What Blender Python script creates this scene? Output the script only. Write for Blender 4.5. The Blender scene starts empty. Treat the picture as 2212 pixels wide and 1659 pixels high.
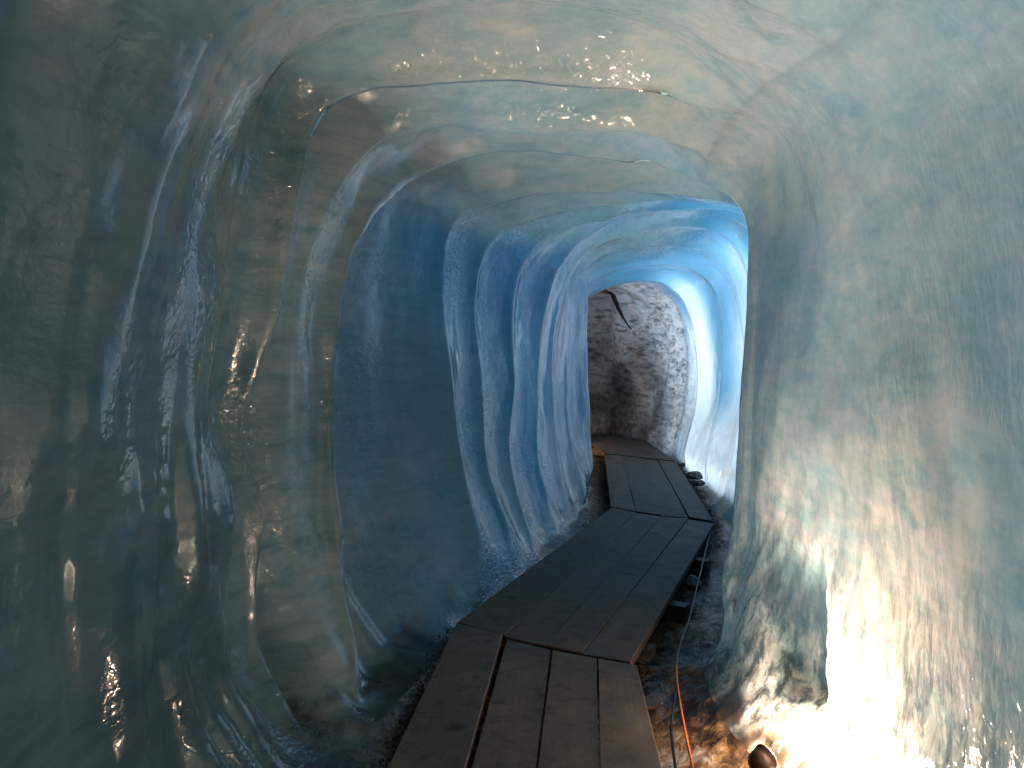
import bpy, math, random
import numpy as np
from mathutils import Vector, noise as mnoise

C = bpy.context
sc = C.scene
col = sc.collection
random.seed(7)
R = math.radians

# ------------------------------------------------------------------ camera
PITCH = R(3.05)
FPX = 1671.0                      # focal length in pixels of a 2212 px wide picture
CAMZ = 1.6
cam_d = bpy.data.cameras.new('camera')
cam = bpy.data.objects.new('camera', cam_d)
col.objects.link(cam)
cam.location = (0, 0, CAMZ)
cam.rotation_euler = (R(90) - PITCH, 0, 0)
cam_d.sensor_width = 36
cam_d.lens = 36 * FPX / 2212
cam_d.clip_start = 0.02
cam_d.clip_end = 500
sc.camera = cam

# ------------------------------------------------------------------ daylight outside the glacier
SUN_EL, SUN_AZ = R(52), R(75)      # azimuth from +Y towards +X
w = bpy.data.worlds.new('World'); sc.world = w; w.use_nodes = True
wn = w.node_tree.nodes; wl = w.node_tree.links
sky = wn.new('ShaderNodeTexSky'); sky.sky_type = 'NISHITA'; sky.sun_disc = False
sky.sun_elevation = SUN_EL; sky.sun_rotation = SUN_AZ
wn['Background'].inputs['Strength'].default_value = 0.12
wl.new(sky.outputs[0], wn['Background'].inputs['Color'])
sd = bpy.data.lights.new('sun', 'SUN'); sd.energy = 4.5; sd.angle = R(0.5); sd.color = (1, .95, .88)
so = bpy.data.objects.new('sun', sd); col.objects.link(so)
dvec = Vector((math.sin(SUN_AZ) * math.cos(SUN_EL), math.cos(SUN_AZ) * math.cos(SUN_EL), math.sin(SUN_EL)))
so.rotation_euler = dvec.to_track_quat('Z', 'Y').to_euler(); so.location = dvec * 40

vs = sc.view_settings
vs.view_transform = 'Standard'; vs.look = 'None'; vs.exposure = 1.05; vs.gamma = 1; vs.use_curve_mapping = False
cy = sc.cycles
cy.use_denoising = True
try: cy.denoiser = 'OPENIMAGEDENOISE'
except Exception: pass
cy.max_bounces = 7; cy.diffuse_bounces = 4; cy.glossy_bounces = 3; cy.transmission_bounces = 2
cy.sample_clamp_indirect = 4; cy.caustics_reflective = False; cy.caustics_refractive = False
cy.blur_glossy = 0.6

# ------------------------------------------------------------------ helpers
def ray(px, py):
    a = (px - 1106) / FPX; b = (829.5 - py) / FPX
    cp, sp = math.cos(PITCH), math.sin(PITCH)
    return np.array([a, cp + b * sp, -sp + b * cp])
def pY(px, py, Y):
    d = ray(px, py); return np.array([0, 0, CAMZ]) + d * (Y / d[1])
def pZ(px, py, z=0.0):
    d = ray(px, py); return np.array([0, 0, CAMZ]) + d * ((z - CAMZ) / d[2])

def tag(o, label=None, cat=None, group=None, kind=None):
    if label: o['label'] = label
    if cat: o['category'] = cat
    if group: o['group'] = group
    if kind: o['kind'] = kind
    return o
def empty(name, loc=(0, 0, 0)):
    o = bpy.data.objects.new(name, None); o.location = loc; o.empty_display_size = .1
    col.objects.link(o); return o
def mesh_obj(name, verts, faces, mat, parent=None, smooth=False):
    me = bpy.data.meshes.new(name)
    me.from_pydata([tuple(map(float, v)) for v in verts], [], faces)
    me.materials.append(mat)
    if smooth: me.polygons.foreach_set('use_smooth', [True] * len(me.polygons))
    me.update()
    o = bpy.data.objects.new(name, me); col.objects.link(o)
    if parent is not None:
        o.parent = parent
        o.matrix_parent_inverse.identity()
        o.location = -Vector(parent.location)
    return o

def nhash(ix, iy, iz, seed):
    h = (ix * 374761393 + iy * 668265263 + iz * 2147483647 + seed * 974634777) & 0xffffffff
    h = ((h ^ (h >> 13)) * 1274126177) & 0xffffffff
    h = ((h ^ (h >> 16)) * 2246822519) & 0xffffffff
    return ((h ^ (h >> 15)) & 0xffff) / 32767.5 - 1
def vnoise(P, scale, seed=0):
    """smooth value noise, P (...,3); scale = cells per metre (scalar or triple)"""
    Q = P * np.array(scale, dtype=float)
    I = np.floor(Q).astype(np.int64); F = Q - I; F = F * F * F * (F * (F * 6 - 15) + 10)
    r = 0
    for dx in (0, 1):
        for dy in (0, 1):
            for dz in (0, 1):
                wgt = (F[..., 0] if dx else 1 - F[..., 0]) * (F[..., 1] if dy else 1 - F[..., 1]) * (F[..., 2] if dz else 1 - F[..., 2])
                r = r + wgt * nhash(I[..., 0] + dx, I[..., 1] + dy, I[..., 2] + dz, seed)
    return r

# ------------------------------------------------------------------ material helpers
class NT:
    def __init__(s, name):
        s.m = bpy.data.materials.new(name); s.m.use_nodes = True
        s.t = s.m.node_tree; s.t.nodes.clear()
        s.out = s.n('ShaderNodeOutputMaterial')
        s.co = s.n('ShaderNodeTexCoord').outputs['Object']
    def n(s, typ, **kw):
        nd = s.t.nodes.new(typ)
        for k, v in kw.items(): setattr(nd, k, v)
        return nd
    def L(s, a, b): s.t.links.new(a, b)
    def set(s, sock, v):
        if isinstance(v, bpy.types.NodeSocket): s.L(v, sock)
        else: sock.default_value = v
    def mapping(s, scale=(1, 1, 1), rot=(0, 0, 0), loc=(0, 0, 0)):
        m = s.n('ShaderNodeMapping'); s.L(s.co, m.inputs[0])
        m.inputs['Scale'].default_value = scale; m.inputs['Rotation'].default_value = rot; m.inputs['Location'].default_value = loc
        return m.outputs[0]
    def noise(s, vec, scale, detail=3, rough=.5, dist=0):
        nd = s.n('ShaderNodeTexNoise'); s.L(vec, nd.inputs['Vector'])
        nd.inputs['Scale'].default_value = scale; nd.inputs['Detail'].default_value = detail
        nd.inputs['Roughness'].default_value = rough; nd.inputs['Distortion'].default_value = dist
        return nd.outputs['Fac']
    def ramp(s, fac, stops):
        nd = s.n('ShaderNodeValToRGB'); s.L(fac, nd.inputs[0])
        el = nd.color_ramp.elements
        while len(el) < len(stops): el.new(.5)
        for e, (p, c) in zip(el, stops):
            e.position = p; e.color = (c, c, c, 1) if isinstance(c, (int, float)) else (*c, 1)
        return nd.outputs[0]
    def math(s, op, a, b=0.0, c=0.0, clamp=False):
        nd = s.n('ShaderNodeMath', operation=op, use_clamp=clamp)
        s.set(nd.inputs[0], a); s.set(nd.inputs[1], b); s.set(nd.inputs[2], c); return nd.outputs[0]
    def mix(s, fac, a, b, mode='MIX'):
        nd = s.n('ShaderNodeMix', data_type='RGBA', blend_type=mode)
        s.set(nd.inputs[0], fac); s.set(nd.inputs[6], a); s.set(nd.inputs[7], b); return nd.outputs[2]
    def bump(s, h, strength, dist, normal=None):
        nd = s.n('ShaderNodeBump'); s.L(h, nd.inputs['Height'])
        s.set(nd.inputs['Strength'], strength); nd.inputs['Distance'].default_value = dist
        if normal is not None: s.L(normal, nd.inputs['Normal'])
        return nd.outputs[0]
    def attr(s, name):
        nd = s.n('ShaderNodeAttribute', attribute_name=name); return nd.outputs['Fac']

def c4(r, g, b): return (r, g, b, 1)

def ice_material():
    s = NT('glacier_ice')
    thin = s.attr('thinness')          # how thin the ice is between the tunnel and the open air
    dirt = s.attr('sediment')          # ice dirtied by silt and snow grains
    # inclusions of silt: tan against teal, drawn out along the flow of the ice
    m1 = s.mapping((1, 1, 2.2), (R(20), R(-25), R(10)))
    a = s.noise(m1, 2.2, 6, .62, .5)
    b = s.noise(s.mapping((1, 1, 2.6), (R(35), R(20), 0)), 9, 5, .6, .3)
    mot = s.math('ADD', s.math('MULTIPLY', a, .65), s.math('MULTIPLY', b, .35))
    base = s.ramp(mot, [(.34, (.13, .225, .235)), (.46, (.225, .29, .285)), (.54, (.29, .325, .31)), (.65, (.375, .37, .345))])
    snow = s.noise(s.mapping((1, 1, 2.6), (R(30), R(30), 0)), 4.5, 8, .76, .5)
    dcol = s.ramp(snow, [(.38, (.06, .06, .062)), (.50, (.18, .176, .172)), (.64, (.38, .375, .37))])
    clear = s.attr('clear_and_shade')        # clear ice scatters less back; also holds the shade painted above the lamp
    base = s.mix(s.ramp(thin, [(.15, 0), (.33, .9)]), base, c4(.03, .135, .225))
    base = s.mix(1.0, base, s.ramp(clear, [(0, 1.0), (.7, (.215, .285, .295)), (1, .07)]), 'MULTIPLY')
    zz = s.n('ShaderNodeSeparateXYZ'); s.L(s.co, zz.inputs[0])
    tanm = s.math('MULTIPLY', s.ramp(s.math('MULTIPLY', zz.outputs[2], .4), [(.60, 0), (.72, 1)]), s.ramp(s.math('MULTIPLY', zz.outputs[0], .3), [(.56, 1), (.65, 0)]))
    dcol = s.mix(tanm, dcol, s.mix(s.noise(s.co, 3, 3, .5), c4(.10, .075, .06), c4(.30, .24, .18)))
    foot = s.ramp(s.math('MULTIPLY_ADD', zz.outputs[2], .42, s.math('MULTIPLY', snow, .35)), [(.35, .02), (.72, .3), (1.05, 1)])
    dcol = s.mix(1.0, dcol, s.ramp(dirt, [(.58, 1), (.93, .24)]), 'MULTIPLY')  # far end darkened in colour as the light falls off
    footm = s.mix(s.ramp(dirt, [(.55, 0), (.9, 1)]), c4(1, 1, 1), foot)
    dcol = s.mix(1.0, dcol, footm, 'MULTIPLY')
    band = s.noise(s.mapping((.9, .9, 5.5), (R(-8), R(6), 0)), 2.6, 6, .66, .25)
    base = s.mix(s.ramp(zz.outputs[0], [(0, 1), (.35, .25)]), base, s.mix(1.0, base, s.ramp(band, [(.38, (.72, .79, .81)), (.5, .98), (.64, (1.12, 1.08, 1.04))]), 'MULTIPLY'))
    base = s.mix(s.math('MULTIPLY', s.ramp(zz.outputs[0], [(.3, 0), (1, 1)]), s.ramp(thin, [(.16, 1), (.3, 0)])), base, s.mix(1.0, base, c4(1.5, 1.45, 1.42), 'MULTIPLY'))  # right wall lightened in colour to widen the lamp's glow
    # glints of lamplight on ripples, painted as streaks leaning up the right wall
    glint = s.noise(s.mapping((1, .9, .42), (R(-28), 0, 0)), 11, 6, .68, .3)
    fz = s.math('MULTIPLY', s.ramp(zz.outputs[0], [(.5, 0), (.8, 1)]), s.ramp(s.math('MULTIPLY', zz.outputs[2], .5), [(.35, 1), (.75, .25)]))
    base = s.mix(fz, base, s.mix(1.0, base, s.ramp(glint, [(.40, .66), (.5, .97), (.6, 1.14)]), 'MULTIPLY'))
    glare = s.noise(s.mapping((1, .8, .34), (R(-24), 0, 0), (3, 1, 2)), 17, 7, .72, .5)
    f2 = s.math('MULTIPLY', s.ramp(zz.outputs[0], [(.5, 0), (.8, 1)]), s.ramp(s.math('MULTIPLY', zz.outputs[2], .5), [(.15, 1), (.5, 0)]))
    base = s.mix(f2, base, s.mix(1.0, base, s.ramp(glare, [(.42, .16), (.5, .7), (.57, 1.25)]), 'MULTIPLY'))  # stronger lamp glare painted as streaks low on the right wall
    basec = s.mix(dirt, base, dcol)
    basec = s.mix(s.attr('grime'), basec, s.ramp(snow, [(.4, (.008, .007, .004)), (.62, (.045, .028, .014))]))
    # daylight that has come through the ice
    tcol = s.ramp(thin, [(0.0, (.35, .52, .52)), (.2, (.22, .46, .56)), (.36, (.08, .33, .57)), (.66, (.19, .49, .79)), (.95, (.60, .79, .94))])
    tcol = s.mix(s.ramp(dirt, [(.03, 0), (.4, 1)]), tcol, s.mix(1.0, s.mix(1.0, c4(.55, .68, .82), footm, 'MULTIPLY'), s.ramp(snow, [(.38, .22), (.54, 1)]), 'MULTIPLY'))
    # relief: smooth wet ice with patches of fine ripples
    rmask = s.ramp(s.noise(s.mapping(loc=(4, 2, 1)), 1.7, 2, .5), [(.42, .2), (.56, 1)])
    ripa = s.noise(s.mapping((1, 1, 1.5), (0, R(25), 0)), 30, 2, .5, .6)
    ripb = s.noise(s.mapping((1, 1, .38), (R(20), R(12), 0)), 30, 3, .55, .5)
    zx = s.n('ShaderNodeSeparateXYZ'); s.L(s.co, zx.inputs[0])
    rip = s.mix(s.ramp(zx.outputs[0], [(.45, 0), (.7, 1)]), ripa, ripb)
    mid = s.noise(s.mapping((1, 1, .45)), 6.5, 2, .5, .3)
    low = s.noise(s.mapping((1, 1, .35)), 2.4, 1, .5)
    nrm = s.bump(low, 0.5, .06)
    nrm = s.bump(mid, s.math('MULTIPLY_ADD', clear, -.22, .45), .02, nrm)
    calm = s.math('MAXIMUM', s.ramp(s.math('MULTIPLY', zx.outputs[1], .1), [(.24, .15), (.33, 1)]), s.ramp(zx.outputs[0], [(.1, 0), (.6, 1)]))
    nrm2 = s.bump(rip, s.math('MULTIPLY', s.math('MULTIPLY', rmask, calm), 1.0), .013, nrm)
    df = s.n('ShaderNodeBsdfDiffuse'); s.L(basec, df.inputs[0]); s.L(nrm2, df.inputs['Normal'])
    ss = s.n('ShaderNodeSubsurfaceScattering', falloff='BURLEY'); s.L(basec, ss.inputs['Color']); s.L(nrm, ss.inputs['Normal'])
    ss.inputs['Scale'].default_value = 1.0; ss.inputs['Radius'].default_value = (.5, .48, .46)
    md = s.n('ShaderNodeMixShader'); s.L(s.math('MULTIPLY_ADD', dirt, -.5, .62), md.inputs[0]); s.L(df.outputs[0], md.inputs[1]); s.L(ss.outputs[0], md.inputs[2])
    tr = s.n('ShaderNodeBsdfTranslucent'); s.L(tcol, tr.inputs[0]); s.L(nrm, tr.inputs['Normal'])
    mx = s.n('ShaderNodeMixShader')
    s.L(s.math('MULTIPLY_ADD', thin, .62, .02, clamp=True), mx.inputs[0]); s.L(md.outputs[0], mx.inputs[1]); s.L(tr.outputs[0], mx.inputs[2])
    gl = s.n('ShaderNodeBsdfGlossy'); gl.inputs['Color'].default_value = c4(1, 1, 1)
    s.L(nrm2, gl.inputs['Normal'])
    s.set(gl.inputs['Roughness'], s.math('MULTIPLY_ADD', dirt, .35, .06))
    fr = s.n('ShaderNodeFresnel'); fr.inputs['IOR'].default_value = 1.36; s.L(nrm, fr.inputs['Normal'])
    mg = s.n('ShaderNodeMixShader')
    s.L(s.math('MULTIPLY_ADD', fr.outputs[0], 1.0, .02, clamp=True), mg.inputs[0]); s.L(mx.outputs[0], mg.inputs[1]); s.L(gl.outputs[0], mg.inputs[2])
    s.L(mg.outputs[0], s.out.inputs[0])
    return s.m

def floor_material():
    s = NT('silty_floor_ice')
    a = s.noise(s.mapping((1, 1, 1)), 3.2, 6, .65, .4)
    b = s.noise(s.mapping((1, 1, 1)), 14, 5, .65, .3)
    colr = s.ramp(s.math('ADD', s.math('MULTIPLY', a, .6), s.math('MULTIPLY', b, .4)),
                  [(.38, (.006, .005, .004)), (.47, (.035, .022, .012)), (.54, (.13, .085, .045)), (.64, (.24, .24, .23))])
    nrm = s.bump(b, .8, .02)
    p = s.n('ShaderNodeBsdfPrincipled'); s.L(colr, p.inputs['Base Color']); s.L(nrm, p.inputs['Normal'])
    p.inputs['Roughness'].default_value = .2
    s.L(p.outputs[0], s.out.inputs[0])
    return s.m

def wood_material():
    s = NT('weathered_plank_wood')
    oi = s.n('ShaderNodeObjectInfo').outputs['Random']
    tc = s.n('ShaderNodeAttribute', attribute_name='grain').outputs['Vector']
    m = s.n('ShaderNodeMapping'); s.L(tc, m.inputs[0]); m.inputs['Scale'].default_value = (1, 1, 1)
    cmb = s.n('ShaderNodeCombineXYZ'); s.L(s.math('MULTIPLY', oi, 37.0), cmb.inputs[2])
    s.L(cmb.outputs[0], m.inputs['Location'])
    g = m.outputs[0]
    ms = s.n('ShaderNodeMapping'); s.L(g, ms.inputs[0]); ms.inputs['Scale'].default_value = (75, 2.5, 1)
    grain = s.noise(ms.outputs[0], 1, 5, .6, .6)
    blotch = s.noise(g, 3.2, 5, .6, .4)
    wear = s.noise(g, 11, 4, .7, .2)
    v = s.n('ShaderNodeTexVoronoi'); s.L(g, v.inputs['Vector']); v.inputs['Scale'].default_value = 2.8
    knot = s.ramp(v.outputs['Distance'], [(.05, 0.25), (.12, 1)])
    c = s.ramp(blotch, [(.36, (.068, .053, .043)), (.5, (.094, .075, .062)), (.66, (.122, .10, .084))])
    c = s.mix(1.0, c, s.ramp(grain, [(.3, .9), (.65, 1.05)]), 'MULTIPLY')
    c = s.mix(1.0, c, s.ramp(wear, [(.36, .6), (.5, 1)]), 'MULTIPLY')
    c = s.mix(.8, c, knot, 'MULTIPLY')
    c = s.mix(1.0, c, s.ramp(oi, [(0, .8), (1, 1.2)]), 'MULTIPLY')
    nrm = s.bump(grain, .3, .003)
    nrm = s.bump(wear, .4, .005, nrm)
    p = s.n('ShaderNodeBsdfPrincipled'); s.L(c, p.inputs['Base Color']); s.L(nrm, p.inputs['Normal'])
    s.set(p.inputs['Roughness'], s.ramp(blotch, [(.35, .62), (.6, .88)]))
    s.L(p.outputs[0], s.out.inputs[0])
    return s.m

def simple(name, colr, rough=.6, metal=0, nscale=30, var=.4, bump=.3):
    s = NT(name)
    nz = s.noise(s.co, nscale, 4, .6)
    c = s.mix(1.0, c4(*colr), s.ramp(nz, [(.3, 1 - var), (.7, 1 + var)]), 'MULTIPLY')
    p = s.n('ShaderNodeBsdfPrincipled'); s.L(c, p.inputs['Base Color'])
    p.inputs['Roughness'].default_value = rough; p.inputs['Metallic'].default_value = metal
    s.L(s.bump(nz, bump, .004), p.inputs['Normal'])
    s.L(p.outputs[0], s.out.inputs[0])
    return s.m

def emitter(name, colr, strength):
    s = NT(name); e = s.n('ShaderNodeEmission'); e.inputs[0].default_value = c4(*colr); e.inputs[1].default_value = strength
    s.L(e.outputs[0], s.out.inputs[0]); return s.m

ICE = ice_material(); FLOOR = floor_material(); WOOD = wood_material()
def cable_material():
    s = NT('orange_cable_sheath'); sp = s.n('ShaderNodeSeparateXYZ'); s.L(s.co, sp.inputs[0])
    d = s.ramp(s.math('ADD', s.math('MULTIPLY', sp.outputs[1], .1), s.math('MULTIPLY', s.noise(s.co, 9, 4, .6), .12)), [(.40, 0), (.46, 1)])
    c = s.mix(d, c4(.55, .12, .015), c4(.07, .03, .018))
    p = s.n('ShaderNodeBsdfPrincipled'); s.L(c, p.inputs['Base Color']); p.inputs['Roughness'].default_value = .4
    s.L(p.outputs[0], s.out.inputs[0]); return s.m
ORANGE = cable_material()          # the far part is darker brown
BLACKR = simple('black_rubber', (.012, .012, .012), .5)
BROWNM = simple('brown_lamp_housing', (.09, .035, .02), .38, nscale=25, var=.25)
STONE = simple('dark_wet_stone', (.012, .011, .010), .5, nscale=14, var=.5, bump=1)
MOSS = simple('silt_and_moss', (.012, .012, .007), .85, nscale=20, var=.8)
EDGE = simple('shaded_plank_side', (.035, .024, .016), .7, nscale=14, var=.5)  # plank sides darkened to hold back the lamplight they catch
BEAM = simple('dark_wet_beam', (.022, .015, .010), .6, nscale=12, var=.5)

# ------------------------------------------------------------------ the ice tunnel: ridges of ice, lofted
# each ring is 15 landmarks: floor centre, left toe, 5 left, 3 top, 4 right, right toe  (closed)
def W(x, y, z): return np.array([x, y, z], float)
rings = []
def ring(pts, amp=.09): rings.append((np.array(pts), amp))

def std(xl, yl, xr, yr, top, amp=.09, lean=0.0, floor=-.2):
    """a plain ridge between a left foot (xl,yl) and a right foot (xr,yr)"""
    def m(t, z): return W(xl + (xr - xl) * t, yl + (yr - yl) * t, z)
    ring([m(.5, floor), m(.17, -.10), m(.06, .25), m(.01, .8), m(0, 1.35), m(.02, 1.85), m(.11, top - .28),
          m(.28, top - .06), m(.5, top), m(.72, top - .06), m(.90, top - .30), m(.985, 1.75), m(1, 1.1), m(.98, .45), m(.88, -.08)], amp)

std(-1.0, -6.2, 1.1, -6.2, 2.5)
std(-1.1, -5, 1.2, -5, 2.65)
std(-1.05, -3.6, 1.15, -3.6, 2.6)
std(-1.15, -2.2, 1.2, -2.2, 2.7)
std(-1.08, -1.0, 1.15, -1.0, 2.6)
std(-1.15, 0.1, 1.2, 0.1, 2.68)
std(-1.12, 1.2, 1.17, 1.0, 2.62, .07)
# A: broad near ridge
Y = 2.1
ring([W(.05, Y, -.2), W(-.75, Y, -.1), W(-.98, Y, .25), pY(285, 1200, Y), pY(300, 950, Y), pY(345, 640, Y), pY(420, 330, Y - .05),
      pY(620, 20, Y - .1), pY(1180, -60, Y), pY(1600, 25, Y + .05), pY(1900, 200, Y), pY(2010, 500, Y), pY(2045, 900, Y), W(1.2, Y, .45), W(1.05, Y, -.08)], .06)
Y = 2.7
ring([W(.05, Y, -.2), W(-.72, Y, -.1), pY(492, 1500, Y), pY(470, 1200, Y), pY(450, 900, Y), pY(482, 620, Y), pY(505, 400, Y),
      pY(700, 130, Y), pY(1150, 60, Y), pY(1500, 95, Y), pY(1760, 240, Y), pY(1852, 600, Y), pY(1855, 900, Y), pY(1850, 1300, Y), W(1.06, Y, -.08)], .07)
Y = 3.4
ring([W(.1, Y, -.2), W(-.70, 3.1, -.1), pY(590, 1400, Y - .1), pY(605, 1090, Y), pY(556, 925, Y), pY(636, 700, Y), pY(690, 380, Y),
      pY(800, 234, Y), pY(1130, 206, Y), pY(1420, 246, Y), pY(1650, 300, Y + .05), pY(1720, 640, 3.3), pY(1715, 950, 3.3), pY(1712, 1250, 3.3), pZ(1590, 1600, -.05)], .13)
# C: a ceiling ridge, shallow on the walls
Y = 4.0
ring([W(.15, Y, -.2), W(-.55, 3.3, -.1), W(-.92, 3.5, .3), W(-1.02, 3.72, .8), W(-1.04, 3.75, 1.35), W(-1.0, 3.75, 1.85), pY(760, 395, 3.85),
      pY(930, 306, Y), pY(1160, 318, Y), pY(1400, 330, Y), pY(1580, 390, Y), W(1.21, Y - .3, 1.75), W(1.20, Y - .35, 1.1), W(1.18, Y - .35, .45), pZ(1545, 1530, -.05)], .12)
# D: ends the near chamber; its right flank is the sharp edge beside the bend
Y = 4.65
ring([W(.2, 4.4, -.2), pY(812, 1560, 3.3), pY(780, 1380, 3.65), pY(750, 1130, 3.95), pY(753, 900, 4.05), pY(765, 640, 4.1), pY(812, 480, 4.25),
      pY(960, 386, Y), pY(1149, 364, Y), pY(1380, 392, Y), pY(1572, 440, 4.2), pY(1606, 610, 4.08), pY(1592, 900, 4.05), pY(1572, 1200, 4.02), pZ(1520, 1440, -.05)], .13)
Y = 5.2
ring([W(.45, 5, -.2), W(-.18, 4.75, -.1), pY(1035, 1180, 5.0), pY(1003, 980, 5.1), pY(990, 800, Y), pY(962, 620, Y), pY(985, 485, Y),
      pY(1110, 430, Y), pY(1280, 420, Y), pY(1430, 430, Y), W(1.5, 4.9, 2.35), W(1.66, 4.85, 1.75), W(1.66, 4.8, 1.1), W(1.56, 4.75, .45), W(1.35, 4.7, -.08)], .15)
Y = 5.75
ring([W(.7, 5.5, -.2), W(.05, 5.3, -.1), pY(1100, 1150, 5.6), pY(1060, 1000, Y), pY(1050, 820, Y), pY(1036, 660, Y), pY(1066, 540, Y),
      pY(1160, 476, Y), pY(1300, 452, Y), pY(1450, 450, Y), W(1.75, 5.5, 2.4), W(1.9, 5.45, 1.75), W(1.9, 5.45, 1.1), W(1.82, 5.4, .45), W(1.6, 5.3, -.08)], .08)
Y = 6.3
ring([W(.95, 6, -.2), W(.28, 5.9, -.1), pY(1150, 1120, 6.2), pY(1113, 980, Y), pY(1121, 820, Y), pY(1110, 660, Y), pY(1140, 555, Y),
      pY(1215, 498, Y), pY(1340, 474, Y), pY(1480, 462, Y), W(2.0, 6.1, 2.42), W(2.16, 6.05, 1.75), W(2.16, 6.0, 1.1), W(2.1, 6.0, .45), W(1.85, 5.9, -.08)], .06)
Y = 6.9
ring([W(1.2, 6.6, -.2), W(.52, 6.5, -.1), pY(1205, 1110, 6.8), pY(1170, 980, Y), pY(1172, 820, Y), pY(1190, 640, Y), pY(1222, 560, Y),
      pY(1290, 500, Y), pY(1400, 462, Y), pY(1530, 458, Y), W(2.17, 6.8, 2.42), W(2.35, 6.8, 1.75), W(2.36, 6.8, 1.1), W(2.3, 6.8, .45), W(2.0, 6.7, -.08)], .06)
Y = 7.45
ring([W(1.3, 7.2, -.2), W(.68, 7.1, -.1), pY(1240, 1090, 7.4), pY(1210, 960, Y), pY(1206, 820, Y), pY(1222, 640, Y), pY(1250, 572, Y),
      pY(1310, 530, Y), pY(1420, 505, Y), pY(1530, 500, Y), W(2.2, 7.5, 2.40), W(2.4, 7.6, 1.75), W(2.43, 7.6, 1.1), W(2.36, 7.6, .45), W(2.05, 7.5, -.08)], .05)
Y = 8.1
ring([W(1.4, 8, -.2), W(.8, 7.9, -.1), pY(1262, 1062, 8.0), pY(1238, 950, Y), pY(1236, 820, Y), pY(1250, 650, Y), pY(1275, 592, Y),
      pY(1330, 556, Y), pY(1420, 540, Y), pY(1530, 545, Y), pY(1588, 600, 8.3), pY(1598, 740, 8.3), pY(1590, 880, 8.3), pY(1572, 1020, 8.2), W(2.12, 8.1, -.08)], .05)
Y = 9.0
ring([W(1.55, 9, -.2), W(.95, 9, -.1), pY(1290, 1000, 9), pY(1280, 920, Y), pY(1270, 800, Y), pY(1274, 660, Y), pY(1285, 620, Y),
      pY(1330, 590, Y), pY(1400, 580, Y), pY(1480, 582, Y), pY(1540, 630, 9.1), pY(1556, 760, 9.1), pY(1550, 880, 9.1), pY(1528, 990, 9.0), W(2.2, 8.9, -.08)], .07)
Y = 10.1
ring([W(1.65, 10, -.2), W(1.0, 10, -.1), W(.98, 10, .3), W(.95, 10, .8), W(.95, 10, 1.35), W(.96, 10, 1.85), pY(1285, 640, Y),
      pY(1330, 622, Y), pY(1380, 614, Y), pY(1430, 617, Y), pY(1478, 660, Y), pY(1500, 770, Y), pY(1500, 880, Y), pY(1480, 970, Y), W(2.22, 10, -.08)], .06)
std(.80, 10.9, 2.52, 11.3, 2.40, .06)
std(.55, 11.5, 2.45, 12.3, 2.42, .07)
std(.25, 11.9, 2.10, 13.3, 2.46, .07)
std(-.15, 12.2, 1.45, 14.1, 2.50, .08)
std(-.75, 12.4, .55, 14.6, 2.50, .08)
std(-1.5, 12.5, -.6, 14.8, 2.50, .08)
std(-2.4, 12.5, -1.8, 14.7, 2.4, .08)

NU = 420
NL = rings[0][0].shape[0]
def catmull(P0, P1, P2, P3, t):
    t = t[:, None]
    return .5 * ((2 * P1) + (-P0 + P2) * t + (2 * P0 - 5 * P1 + 4 * P2 - P3) * t ** 2 + (-P0 + 3 * P1 - 3 * P2 + P3) * t ** 3)
def closed_curve(P):
    out = []
    per = NU // NL
    for i in range(NL):
        t = np.arange(per) / per
        out.append(catmull(P[(i - 1) % NL], P[i], P[(i + 1) % NL], P[(i + 2) % NL], t))
    return np.concatenate(out)
RC = [closed_curve(r[0]) for r in rings]
NU = len(RC[0])
UL = np.arange(NU) / NU * NL                        # landmark coordinate of every column
rows = []; rowS = []
for i in range(len(RC) - 1):
    A, B = RC[i], RC[i + 1]
    Am = RC[max(i - 1, 0)]; Bp = RC[min(i + 2, len(RC) - 1)]
    amp = rings[i + 1][1]
    dist = np.linalg.norm(A.mean(0) - B.mean(0))
    n = max(6, int(dist / (.022 if 1 < A[:, 1].mean() < 9.5 else .05)))
    cenA = A.mean(0); cenB = B.mean(0)
    # the depth of the scallop changes round the tunnel
    key = np.stack([np.cos(UL / NL * 2 * np.pi) * 1.6 + i * 3.7, np.sin(UL / NL * 2 * np.pi) * 1.6, np.full(NU, i * 1.3)], -1)
    av = amp * (1.0 + .55 * vnoise(key, 1.0, 5))
    wallm = np.clip(np.minimum(UL - 1.0, 15.0 - UL), 0, 1)   # none across the floor
    leftm = np.clip((7.4 - UL) / 1.2, 0, 1); ceilm = np.clip((UL - 5.8) / .8, 0, 1) * np.clip((9.6 - UL) / .6, 0, 1)
    skew = .5 + .14 * vnoise(key, 1.0, 9) + (.16 * leftm if 6 <= i <= 12 else 0)
    lc = np.clip(leftm + ceilm, 0, 1)
    if i in (9, 11): skew = skew * (1 - lc) + .24 * lc
    if i == 11: av = av * (1 - lc) + .25 * lc
    if i == 9: av = av * (1 - lc) + (.24 * ceilm + .13 * leftm) * lc
    if i >= 12: av = av * 1.5
    if 6 <= i <= 10:
        av = av * (1 - .92 * np.clip((UL - 8.8) / .8, 0, 1))       # the right wall is smooth here
        av = av * (1 + .35 * leftm) * (1 - .5 * leftm * (i == 10)) + .09 * ceilm * (i >= 8)
    for k in range(n):
        t = k / n
        base = A + (B - A) * t
        sk = t ** (np.log(.5) / np.log(skew))                # moves the deepest point
        prof = np.sin(np.pi * sk) ** .65
        cen = cenA + (cenB - cenA) * t
        out = base - cen; ax = cenB - cenA; ax = ax / np.linalg.norm(ax)
        out -= (out @ ax)[:, None] * ax
        out /= np.linalg.norm(out, axis=1)[:, None] + 1e-9
        rows.append(base + out * (av * prof * wallm)[:, None]); rowS.append(i + t)
rows.append(RC[-1]); rowS.append(len(RC) - 1)
G = np.array(rows); S = np.array(rowS); NS = len(S)

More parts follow.
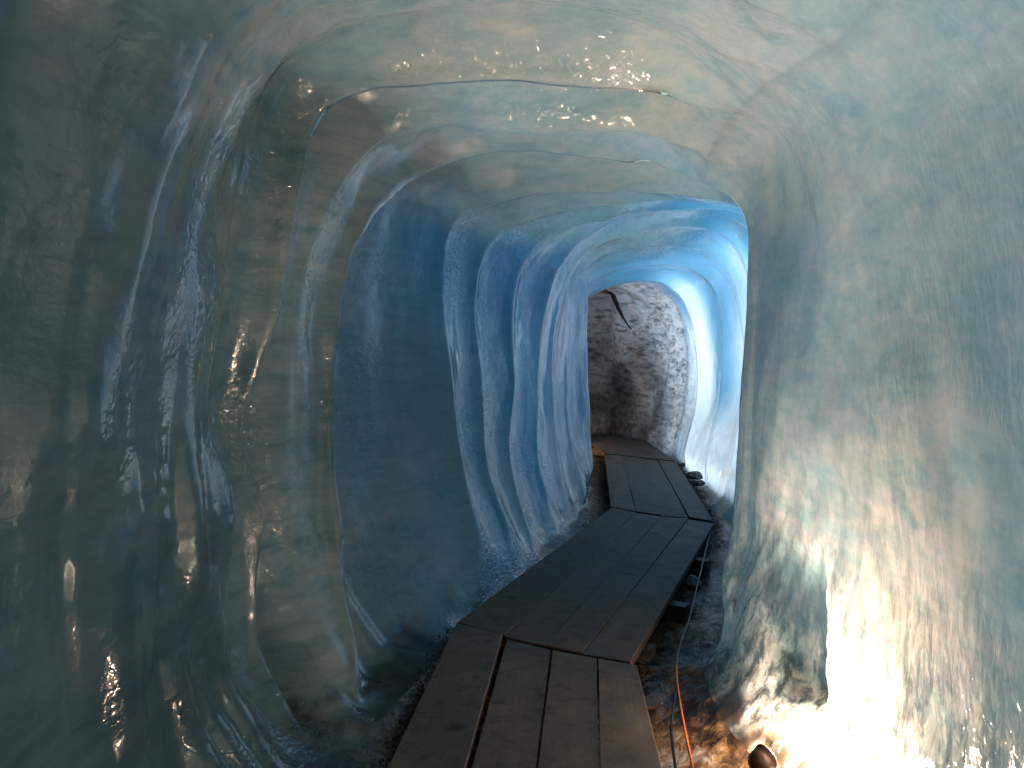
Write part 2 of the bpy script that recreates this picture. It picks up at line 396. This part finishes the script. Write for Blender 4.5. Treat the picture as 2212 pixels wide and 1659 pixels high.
# soften the ridges a little along the tunnel, less so across it
def smooth(G, it, w=.5):
    for _ in range(it):
        H = G.copy()
        H[1:-1] = (1 - w) * G[1:-1] + w * .5 * (G[:-2] + G[2:])
        G = H
    return G
G0 = smooth(G, 2)
G1 = smooth(G0, 110)
ULs = np.broadcast_to(UL, G.shape[:2]); Ss = S[:, None] * np.ones((1, NU))
def bell(x, c, w_): return np.exp(-((x - c) / w_) ** 2)
# where the ridges are crisp (1) and where they have melted soft (0)
crisp = .42 + .5 * vnoise(G0, (1.2, .9, 1.2), 21)
crisp = np.where(Ss < 8.3, .05, crisp)
crisp = np.maximum(crisp, bell(Ss, 9, .6) * ((ULs > 1.5) & (ULs < 9.3)))        # second ridge on the left
crisp = np.maximum(crisp, bell(Ss, 11, .6) * ((ULs > 1.5) & (ULs < 9.0)))        # ridge that ends the near chamber
crisp = np.maximum(crisp, bell(Ss, 11, .5) * (ULs > 9.6))
crisp = np.where((ULs > 9.4) & (Ss < 10.6), 0, crisp)
crisp = np.where((ULs > 9.6) & (Ss >= 10.6) & (Ss < 11.5), 1, crisp)
crisp = np.maximum(crisp, bell(Ss, 10, .4) * .7 * ((ULs > 5) & (ULs < 9.3)))
crisp = np.maximum(crisp, bell(Ss, 7, .5) * .6 * bell(ULs, 9.2, 1.4))
crisp = np.where(Ss > 11.6, np.clip(.62 + .55 * vnoise(G0, (1.5, 1.5, 1.1), 77), .15, 1), crisp)
crisp = np.clip(crisp, 0, 1)
for _ in range(12): crisp = (crisp + .5 * (np.roll(crisp, 1, 1) + np.roll(crisp, -1, 1))) / 2
G = G1 + (G0 - G1) * crisp[..., None]

def normals(G):
    du = np.roll(G, -1, 1) - np.roll(G, 1, 1)
    ds = np.empty_like(G); ds[1:-1] = G[2:] - G[:-2]; ds[0] = G[1] - G[0]; ds[-1] = G[-1] - G[-2]
    N = np.cross(ds, du); N /= np.linalg.norm(N, axis=2)[..., None] + 1e-12
    return N
N = normals(G)
cen = G.mean(1)[:, None]
if ((cen - G) * N).sum(2).mean() < 0: N = -N       # pointing into the tunnel
ULg = np.broadcast_to(UL, (NS, NU)); wall = np.clip(np.minimum(ULg - 1.0, 15.0 - ULg), 0, 1)

def sm(x, a, b): t = np.clip((x - a) / (b - a), 0, 1); return t * t * (3 - 2 * t)
disp = .035 * vnoise(G, (1.1, 1.1, .8), 1) + .014 * vnoise(G, (3.1, 3.1, 1.3), 2) + .008 * vnoise(G, (6.5, 6.5, 3.5), 3) + .002 * vnoise(G, (17, 17, 12), 4)
disp *= .35 + .65 * wall
Sx = S[:, None] * np.ones((1, NU)); Ux = UL[None] * np.ones((NS, 1))
Q = G @ np.array([[1, 0, 0], [0, 1, 0], [0, .45, 1.0]])          # streaks leaning back as they rise
disp += .02 * np.abs(vnoise(Q, (16, 16, 3.0), 51)) * (Ux > 10.2) * np.clip((Ux - 10.2) / .6, 0, 1) * np.clip((12.0 - Sx), 0, 1) * (1 - sm(G[..., 2], .35, 1.1)) * wall
Lf = np.clip(7.0 - Ux, 0, 1) * wall * sm(G[..., 1], 1.6, 2.2) * (1 - sm(G[..., 1], 3.9, 4.4)) * (1 - .8 * sm(G[..., 2], .7, 1.5))
disp += .07 * (np.abs(vnoise(G, (.8, 6.0, .8), 71)) - .3) * Lf + .003 * vnoise(G, (6, 14, 30), 72) * Lf
disp += .012 * vnoise(G, (7, 7, 4), 73) * np.clip(Ux - 6.4, 0, 1) * np.clip(10.4 - Ux, 0, 1) * (Sx < 11.5)
farm = sm(S[:, None] * np.ones((1, NU)), 19.5, 22)
disp += farm * wall * (.26 * np.abs(vnoise(G, (1.5, 1.5, .55), 44)) - .08 + .03 * np.abs(vnoise(G, (3, 3, 2), 42)))
# hollow shaped to fall in shade above the lamp, with a sharp right edge
def pix(G):
    d = G - np.array([0, 0, CAMZ]); cp, sp = math.cos(PITCH), math.sin(PITCH)
    f = d[..., 1] * cp - d[..., 2] * sp; u_ = d[..., 1] * sp + d[..., 2] * cp
    f = np.where(f > .2, f, 1e3)
    return 1106 + FPX * d[..., 0] / f, 829.5 - FPX * u_ / f
PX, PY = pix(G)
def sms(x, a, b): t = np.clip((x - a) / (b - a), 0, 1); return t * t * (3 - 2 * t)
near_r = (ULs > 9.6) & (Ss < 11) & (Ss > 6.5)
hol = sms(PX, 1660, 1745) * (1 - sms(PX, 1772, 1786)) * np.clip((PY - 1170) / 340, 0, 1) * (1 - sms(PY, 1455, 1560))
disp = disp - .15 * hol * near_r
G = G + N * disp[..., None]

thin_g = None
def mesh_from_grid(name, i0, i1, j0, j1, mat, extra):
    js = [j % NU for j in range(j0, j1 + 1)]
    sub = G[i0:i1 + 1][:, js]
    ns, nu = sub.shape[:2]
    V = sub.reshape(-1, 3)
    a = (np.arange(ns - 1)[:, None] * nu + np.arange(nu - 1)[None]).ravel()
    F = np.stack([a, a + 1, a + 1 + nu, a + nu], 1)
    me = bpy.data.meshes.new(name)
    me.vertices.add(len(V)); me.vertices.foreach_set('co', V.ravel())
    me.loops.add(F.size); me.loops.foreach_set('vertex_index', F.ravel().astype(np.int32))
    me.polygons.add(len(F)); me.polygons.foreach_set('loop_start', np.arange(0, F.size, 4, dtype=np.int32))
    me.polygons.foreach_set('loop_total', np.full(len(F), 4, np.int32))
    me.polygons.foreach_set('use_smooth', np.ones(len(F), bool))
    me.update(calc_edges=True); me.validate()
    me.materials.append(mat)
    for an, arr in extra.items():
        at = me.attributes.new(an, 'FLOAT', 'POINT')
        at.data.foreach_set('value', arr[i0:i1 + 1][:, js].ravel().astype(np.float32))
    Nn = NF[i0:i1 + 1][:, js].reshape(-1, 3)
    me.normals_split_custom_set_from_vertices([tuple(v) for v in Nn])
    o = bpy.data.objects.new(name, me); col.objects.link(o); o['kind'] = 'structure'
    return o

# ice thickness and sediment as they change through the glacier
Yg = G[..., 1]; Xg = G[..., 0]; Zg = G[..., 2]
def sm(x, a, b): t = np.clip((x - a) / (b - a), 0, 1); return t * t * (3 - 2 * t)
along = S[:, None] * np.ones((1, NU))
iD = 11.0                                   # ring index of ridge D
right = np.clip((ULg - 8.0) / 3.0, 0, 1)
thin = .09 + .045 * sm(ULg, 6, 8) + .25 * sm(along, iD - .3, iD + .6) * (ULg < 6.6) * np.clip((6.6 - ULg), 0, 1) + sm(along, iD + .3, iD + 3.5) * (.115 + .44 * right) + .25 * sm(along, iD + 4, iD + 6) * (.3 + .7 * right)
thin *= 1 - .93 * sm(along, iD + 8.2, iD + 11.7)
thin += .14 * bell(along, iD + 7.2, 1.0) * sm(ULg, 5, 6.5) * (1 - .6 * sm(ULg, 9, 10.5))
thin += .06 * right * (along < iD)
thin *= .9 + .3 * vnoise(G, (1.3, 1.3, .8), 12)
thin = np.clip(thin, 0.0, 1)
sed = sm(along + .35 * vnoise(G, (2, 2, 1.2), 81), iD + 7.9, iD + 11.2) * (.85 + .2 * vnoise(G, 2.0, 15)); sed = np.clip(sed, 0, 1)
clear_and_shade = (1 - sm(ULg, 5.6, 8.2)) * (1 - .75 * sm(along, iD, iD + 2)) * np.clip(.85 + .35 * vnoise(G, (1.2, 1.2, 1.6), 31), 0, 1) * (1 - .5 * bell(along, 10.2, .9))
clear_and_shade = np.clip(clear_and_shade + .25 * (ULg > 9.6) * sm(Zg, .9, 1.8), 0, 1)
clear_and_shade = np.clip(clear_and_shade * .8, 0, .78)
clear_and_shade = np.clip(clear_and_shade + .97 * near_r * sms(PX, 1650, 1700) * (1 - sms(PX, 1764, 1788)) * np.clip((PY - 1140) / 130, 0, 1) * (1 - sms(PY, 1500, 1540)), 0, 1)  # panel of shade above the lamp, painted into the right wall
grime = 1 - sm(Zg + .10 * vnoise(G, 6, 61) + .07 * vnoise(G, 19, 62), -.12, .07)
NF = normals(G)
if ((G.mean(1)[:, None] - G) * NF).sum(2).mean() < 0: NF = -NF
# vertex winding above gives faces whose normals may point either way: test and flip the stored ones to agree
tst = np.cross(G[300, 101] - G[300, 100], G[301, 100] - G[300, 100])
FLIP = float(tst @ NF[300, 100]) < 0
if FLIP:
    G = G[:, ::-1].copy(); NF = NF[:, ::-1].copy(); thin = thin[:, ::-1].copy(); grime = grime[:, ::-1].copy(); clear_and_shade = clear_and_shade[:, ::-1].copy(); sed = sed[:, ::-1].copy(); UL2 = UL[::-1]
else:
    UL2 = UL
def jcol(u):                                  # column of a landmark coordinate
    j = int(round(u / NL * NU)) % NU
    return NU - 1 - j if FLIP else j
extra = {'grime': grime, 'thinness': thin, 'sediment': sed, 'clear_and_shade': clear_and_shade}
def span(ua, ub):
    a, b = jcol(ua), jcol(ub)
    if FLIP: a, b = b, a
    if b <= a: b += NU
    return a, b
iFar = int(np.searchsorted(S, iD + 8.0))
def seg(name, ua, ub, i0, i1, mat, label, cat):
    a, b = span(ua, ub)
    o = mesh_from_grid(name, i0, i1, a, b, mat, extra); tag(o, label, cat)
    return o
seg('ice_wall', 1.0, 6.6, 0, iFar, ICE, 'dark fluted ice wall left of the boardwalk, glinting with lamplight', 'ice wall')
seg('ice_ceiling', 6.6, 9.6, 0, iFar, ICE, 'scalloped grey-green ice ceiling arched over the boardwalk', 'ice ceiling')
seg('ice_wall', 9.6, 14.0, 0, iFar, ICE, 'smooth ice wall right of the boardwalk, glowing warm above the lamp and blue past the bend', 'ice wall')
seg('ice_wall', 1.0, 14.0, iFar, NS - 1, ICE, 'mottled grey and tan ice wall closing the view past the far bend', 'ice wall')
seg('ground', 14.0, 1.0, 0, NS - 1, FLOOR, 'dark silty ground of ice and mud under the boardwalk', 'ground')
# closing faces at both ends, far out of view
for i, lab in ((0, 'ice face closing the tunnel behind the viewer'), (NS - 1, 'ice face closing the tunnel beyond the far bend')):
    P = G[i][::4]; c = P.mean(0)
    V = [c] + list(P); n = len(P)
    F = [(0, 1 + k, 1 + (k + 1) % n) for k in range(n)]
    o = mesh_obj('ice_wall', V, F, ICE); tag(o, lab, 'ice wall', kind='structure')

# black crack in the far wall, narrowing downwards
def on_far_wall(px, py):
    X_, Y_ = pix(G); m_ = (S > 19)[:, None] & (G[..., 1] > 12)
    d = np.where(m_, (X_ - px) ** 2 + (Y_ - py) ** 2, 1e9); k = np.unravel_index(d.argmin(), d.shape)
    return G[k] + NF[k] * .015
ck = [(1314, 600, .04), (1320, 625, .042), (1327, 645, .04), (1335, 664, .033), (1344, 683, .024), (1354, 699, .014), (1365, 712, .003)]
V = []; F = []
wp = np.array([on_far_wall(x, max(y, 634)) for x, y, _ in ck]); yw = wp[:, 1].min() - .03
for (x, y, wd) in ck:
    p = pY(x, y, yw)
    d = np.array([0.85, .0, .5]) * wd; nrm_ = np.array([0, -.02, 0])
    V += [p - d, p + nrm_, p + d, p - nrm_ * 6]
for i in range(len(ck) - 1):
    for j in range(4):
        a = i * 4 + j; b = i * 4 + (j + 1) % 4; F.append((a, b, b + 4, a + 4))
tag(mesh_obj('crevice', V, F, BLACKR, None, True), 'narrow black crevice curving down the tan far wall', 'crevice')

# ------------------------------------------------------------------ boardwalk
def plank(quad, parent, dz=0.0, tilt=0.0, th=.042, label=None, name='plank', mat=None, jag=.004):
    """quad: near-left, near-right, far-right, far-left on the ground plane (world xy)"""
    nl, nr, fr_, fl = [np.array(q[:2], float) for q in quad]
    n = 5; top = []; rnd = random.Random(int(abs(nl[0] * 917 + fl[1] * 331) * 10))
    L = []; Rr = []
    for k in range(n):
        t = k / (n - 1)
        wob = [rnd.uniform(-jag, jag) if 0 < k < n - 1 else 0 for _ in range(2)]
        l = nl + (fl - nl) * t; r = nr + (fr_ - nr) * t; d = (r - l) / np.linalg.norm(r - l)
        L.append(l + d * wob[0]); Rr.append(r + d * wob[1])
    V = []; b = .0025
    for l, r in zip(L, Rr):
        d = (r - l) / np.linalg.norm(r - l)
        zl, zr = dz, dz + tilt
        V += [(*l, zl - th), (*l, zl - b), (*(l + d * b), zl), (*(r - d * b), zr), (*r, zr - b), (*r, zr - th)]
    F = []
    for k in range(n - 1):
        for j in range(6):
            a = k * 6 + j; c = k * 6 + (j + 1) % 6
            F.append((a, c, c + 6, a + 6))
    F.append(tuple(range(5, -1, -1))); F.append(tuple((n - 1) * 6 + j for j in range(6)))
    o = mesh_obj(name, V, F, mat or WOOD, parent)
    me = o.data; me.materials.append(EDGE)
    for f_ in me.polygons:
        if abs(f_.normal.z) < .5: f_.material_index = 1
    ax = ((fl + fr_) - (nl + nr)); ax /= np.linalg.norm(ax); sx = np.array([ax[1], -ax[0]])
    at = me.attributes.new('grain', 'FLOAT_VECTOR', 'POINT')
    vals = []
    for v in V:
        p = np.array(v[:2]) - nl; vals += [float(p @ sx), float(p @ ax), v[2]]
    at.data.foreach_set('vector', vals)
    if label: o['label'] = label
    return o
def box(parent, a, b, wd, z0, z1, mat, name):
    """a bar from a to b (xy), wd wide"""
    a = np.array(a, float); b = np.array(b, float); d = (b - a) / np.linalg.norm(b - a); s_ = np.array([-d[1], d[0]]) * wd / 2
    V = [(*(a - s_), z0), (*(a + s_), z0), (*(b + s_), z0), (*(b - s_), z0), (*(a - s_), z1), (*(a + s_), z1), (*(b + s_), z1), (*(b - s_), z1)]
    F = [(0, 1, 2, 3), (7, 6, 5, 4), (0, 4, 5, 1), (1, 5, 6, 2), (2, 6, 7, 3), (3, 7, 4, 0)]
    return mesh_obj(name, V, F, mat, parent)

def section(label, quads, ext=0.0, zoff=0.0, dzs=None, tilts=None, joists=()):
    Q = []
    for q in quads:
        P = [pZ(*p, zoff)[:2] for p in q]             # nl, nr, fr, fl
        ds = (P[1] - P[0]) / np.linalg.norm(P[1] - P[0]); g_ = .0045 if ext else .005
        P = [P[0] - ds * g_, P[1] + ds * g_, P[2] + ds * g_, P[3] - ds * g_]
        if ext:
            for a_, b_ in ((2, 1), (3, 0)): P[a_] = P[a_] + (P[a_] - P[b_]) / np.linalg.norm(P[a_] - P[b_]) * .012
            P[0] = P[0] + (P[0] - P[3]) * ext; P[1] = P[1] + (P[1] - P[2]) * ext
        Q.append(P)
    c = sum(p for q in Q for p in q) / (4 * len(Q))
    e = empty('boardwalk_section', (float(c[0]), float(c[1]), -.14))
    tag(e, label, 'boardwalk', 'boardwalk sections laid end to end')
    for i, q in enumerate(Q):
        plank(q, e, zoff + (dzs[i] if dzs else 0), tilts[i] if tilts else 0)
    for (t, l, r) in joists:                          # cross bearers under the planks
        L0, R0 = Q[0], Q[-1]
        a = L0[0] + (L0[3] - L0[0]) * t; b = R0[1] + (R0[2] - R0[1]) * t; d = b - a
        box(e, a - d * l, b + d * r * .7, .09, -.17, zoff - .065, BEAM, 'cross_beam')
    return e
section('nearest boardwalk section of four dark planks, a wide black gap beside its left plank',
        [[(842, 1659), (1001, 1659), (1083, 1377), (987, 1349)],
         [(1019, 1659), (1156, 1659), (1187, 1404), (1096, 1381)],
         [(1163, 1659), (1293, 1659), (1287, 1424), (1195, 1407)],
         [(1299, 1659), (1428, 1659), (1374, 1440), (1294, 1426)]],
        ext=2.6, dzs=[.005, -.004, .0, .004], tilts=[.006, 0, 0, -.003], joists=[(.55, .02, .16), (.93, .0, .1), (.1, .0, .1)])
section('second boardwalk section of four long planks slanting right beside the blue ice',
        [[(989, 1345), (1090, 1373), (1372, 1107), (1322, 1097)],
         [(1093, 1375), (1176, 1394), (1427, 1116), (1374, 1108)],
         [(1181, 1394), (1256, 1410), (1485, 1120), (1430, 1117)],
         [(1260, 1412), (1360, 1428), (1541, 1130), (1488, 1121)]],
        dzs=[.002, .0, .003, -.003], joists=[(.12, .0, .05), (.36, .0, .14), (.7, .0, .12)])
section('third boardwalk section of four planks running into the blue bend',
        [[(1320, 1094), (1372, 1104), (1343, 984), (1307, 982)],
         [(1375, 1105), (1427, 1113), (1380, 989), (1344, 985)],
         [(1430, 1114), (1485, 1117), (1420, 994), (1381, 989)],
         [(1490, 1117), (1541, 1126), (1460, 998), (1423, 994)]],
        dzs=[.0, .004, -.002, .002], joists=[(.25, .02, .12), (.7, .0, .1)])
section('farthest boardwalk section, its planks lit orange as they turn left behind the ice',
        [[(1306, 980), (1342, 982), (1308, 943), (1262, 941)],
         [(1343, 983), (1380, 987), (1338, 944), (1309, 943)],
         [(1381, 987), (1420, 992), (1366, 946), (1339, 944)],
         [(1421, 992), (1458, 996), (1394, 951), (1367, 946)]],
        dzs=[.0, .003, .0, .004], joists=[(.5, .0, .08)])

# ------------------------------------------------------------------ lamp beside the boardwalk
def lathe(prof, n=28):
    V = []; F = []
    for (r, z) in prof:
        for k in range(n):
            a = 2 * math.pi * k / n; V.append((r * math.cos(a), r * math.sin(a), z))
    for i in range(len(prof) - 1):
        for k in range(n):
            a = i * n + k; b = i * n + (k + 1) % n; F.append((a, b, b + n, a + n))
    return V, F
def place(V, loc, direction):
    q = Vector(direction).to_track_quat('Z', 'Y'); return [tuple(q @ Vector(v) + Vector(loc)) for v in V]
def flood_lamp(loc, aim, power, label, colr, foot_z, beam=None):
    face = (aim[0], max(aim[1], .45), aim[2] * .5)
    e = empty('floor_lamp', (loc[0], loc[1], foot_z)); tag(e, label, 'lamp')
    V, F = lathe([(.001, -.046), (.012, -.0445), (.024, -.039), (.034, -.031), (.041, -.020), (.045, -.008), (.046, .006), (.046, .03), (.050, .034), (.050, .040), (.045, .040), (.043, .034), (.001, .02)])
    mesh_obj('lamp_housing', place(V, loc, face), F, BROWNM, e, True)
    V, F = lathe([(.001, .036), (.03, .0355), (.043, .034)])
    mesh_obj('lamp_glass', place(V, loc, face), F, emitter('lamp_glow', colr, 60), e, True)
    V, F = lathe([(.008, foot_z - loc[2]), (.008, -.04), (.001, -.04)], 10)
    mesh_obj('stake', [tuple(Vector(v) + Vector(loc)) for v in V], F, BLACKR, e, True)
    ld = bpy.data.lights.new('floor_lamp_light', 'POINT'); ld.energy = power; ld.color = colr; ld.shadow_soft_size = .035
    lo = bpy.data.objects.new('floor_lamp_light', ld); col.objects.link(lo)
    lo.location = Vector(loc) + Vector(aim).normalized() * .08
    if beam:                                           # added wide spot spreads the lamp's glow up the wall
        sp = bpy.data.lights.new('added_glow_spot', 'SPOT'); sp.energy = beam[0]; sp.color = colr; sp.shadow_soft_size = .035
        sp.spot_size = R(165); sp.spot_blend = 1
        so_ = bpy.data.objects.new('added_glow_spot', sp); col.objects.link(so_); so_.location = lo.location
        so_.rotation_euler = Vector(beam[1]).to_track_quat('-Z', 'Y').to_euler()
    return e
WARM = (1.0, .68, .49)
lp = pZ(1642, 1646, .0)
flood_lamp((float(lp[0]), float(lp[1]), .0), (.7, .2, .5), 30, 'small round brown lamp before the blazing ice at the foot of the right wall', WARM, -.12, (150, (.14, -.30, .90)))
flood_lamp((.78, 11.75, .04), (-.3, .4, .9), 15, 'lamp standing round the far bend, only its orange glow on the last planks showing', (1.0, .5, .25), -.14)

# ------------------------------------------------------------------ cables
def tube(name, pts, r, mat, label, cat='cable'):
    P = [Vector(p) for p in pts]; out = []
    for i in range(len(P) - 1):
        p0 = P[max(i - 1, 0)]; p1 = P[i]; p2 = P[i + 1]; p3 = P[min(i + 2, len(P) - 1)]
        for k in range(8):
            t = k / 8
            out.append(.5 * ((2 * p1) + (p2 - p0) * t + (2 * p0 - 5 * p1 + 4 * p2 - p3) * t * t + (3 * p1 - p0 - 3 * p2 + p3) * t ** 3))
    out.append(P[-1]); V = []; F = []; n = 8
    for i, p in enumerate(out):
        d = (out[min(i + 1, len(out) - 1)] - out[max(i - 1, 0)]).normalized()
        a = d.cross(Vector((0, 0, 1))).normalized(); b = a.cross(d)
        for k in range(n):
            w_ = 2 * math.pi * k / n; V.append(p + a * (r * math.cos(w_)) + b * (r * math.sin(w_)))
    for i in range(len(out) - 1):
        for k in range(n):
            a = i * n + k; b = i * n + (k + 1) % n; F.append((a, b, b + n, a + n))
    F.append(tuple(range(n - 1, -1, -1))); F.append(tuple(len(V) - n + k for k in range(n)))
    o = mesh_obj(name, V, F, mat, None, True); tag(o, label, cat); return o
ck = [(1520, 1790), (1496, 1659), (1480, 1580), (1466, 1500), (1461, 1440), (1470, 1390), (1488, 1340), (1505, 1270), (1522, 1200), (1534, 1150), (1540, 1128)]
tube('power_cable', [pZ(x, y, -.045 + .015 * math.sin(i * 1.7)) for i, (x, y) in enumerate(ck)], .0055, ORANGE, 'orange power cable running along the ground between boardwalk and right wall')
ck = [(1470, 1760), (1459, 1659), (1452, 1600), (1451, 1560), (1456, 1520), (1463, 1480)]
tube('power_cable', [pZ(x, y, -.06) for x, y in ck], .006, BLACKR, 'thin black cable on brown ground between nearest planks and orange cable')

# ------------------------------------------------------------------ stones and silt
def rock(loc, r, name, label=None, group=None, mat=STONE):
    V = []; F = []; n = 8; m_ = 5; sd_ = random.random() * 50
    for i in range(m_ + 1):
        th = math.pi * i / m_
        for k in range(n):
            ph = 2 * math.pi * k / n
            d = Vector((math.sin(th) * math.cos(ph), math.sin(th) * math.sin(ph), math.cos(th)))
            q = 1 + .45 * mnoise.noise(d * 1.5 + Vector((sd_, 0, 0)))
            V.append((loc[0] + d.x * r[0] * q, loc[1] + d.y * r[1] * q, loc[2] + d.z * r[2] * q))
    for i in range(m_):
        for k in range(n):
            a = i * n + k; b = i * n + (k + 1) % n; F.append((a, b, b + n, a + n))
    o = mesh_obj(name, V, F, mat); 
    if label: tag(o, label, 'stone', group)
    return o
for (x, y, r, lab) in [(1478, 1004, .05, 'small black stone at the third boardwalk section, farthest of three'),
                       (1499, 1027, .08, 'largest black stone between third boardwalk section and blue wall'),
                       (1508, 1043, .06, 'flat black stone just below the largest one by the blue wall')]:
    p = pZ(x, y, -.02); rock(p, (r * 1.3, r * 1.6, r * .6), 'stone', lab, 'black stones beside the third boardwalk section')
rock(pZ(1497, 1262, -.08), (.06, .09, .05), 'stone', 'brown stone lying on the dark ice beside the cable, right of the second section', None, BEAM)

# loose silt and moss tufts along both edges of the boardwalk
def crumbs(paths, label):
    V = []; F = []; rnd = random.Random(3)
    for (pts, dens, spread, zmax) in paths:
        P = [pZ(x, y, -.05) for x, y in pts]
        for i in range(len(P) - 1):
            a, b = P[i], P[i + 1]; n = int(np.linalg.norm(b - a) * dens * 2.2)
            for _ in range(n):
                t = rnd.random(); p = a + (b - a) * t + np.array([rnd.gauss(0, spread), rnd.gauss(0, spread), 0])
                s_ = rnd.uniform(.002, .008); z = -.09 + rnd.random() ** 2 * zmax; i0 = len(V)
                for _k in range(4):
                    V.append((p[0] + rnd.uniform(-s_, s_), p[1] + rnd.uniform(-s_, s_), z + rnd.uniform(-s_, s_)))
                F += [(i0, i0 + 1, i0 + 2), (i0, i0 + 2, i0 + 3), (i0, i0 + 3, i0 + 1), (i0 + 1, i0 + 3, i0 + 2)]
    o = mesh_obj('silt', V, F, MOSS); tag(o, label, 'silt', kind='stuff')
crumbs([([(835, 1659), (905, 1500), (980, 1360)], 900, .03, .10),
        ([(1240, 1165), (1312, 1100), (1300, 990)], 500, .035, .12),
        ([(1462, 1000), (1500, 1060), (1546, 1130), (1548, 1180)], 900, .035, .12),
        ([(1535, 1150), (1470, 1280), (1375, 1440)], 350, .02, .03)], 'dark crumbs of silt and moss strewn along the boardwalk edges')
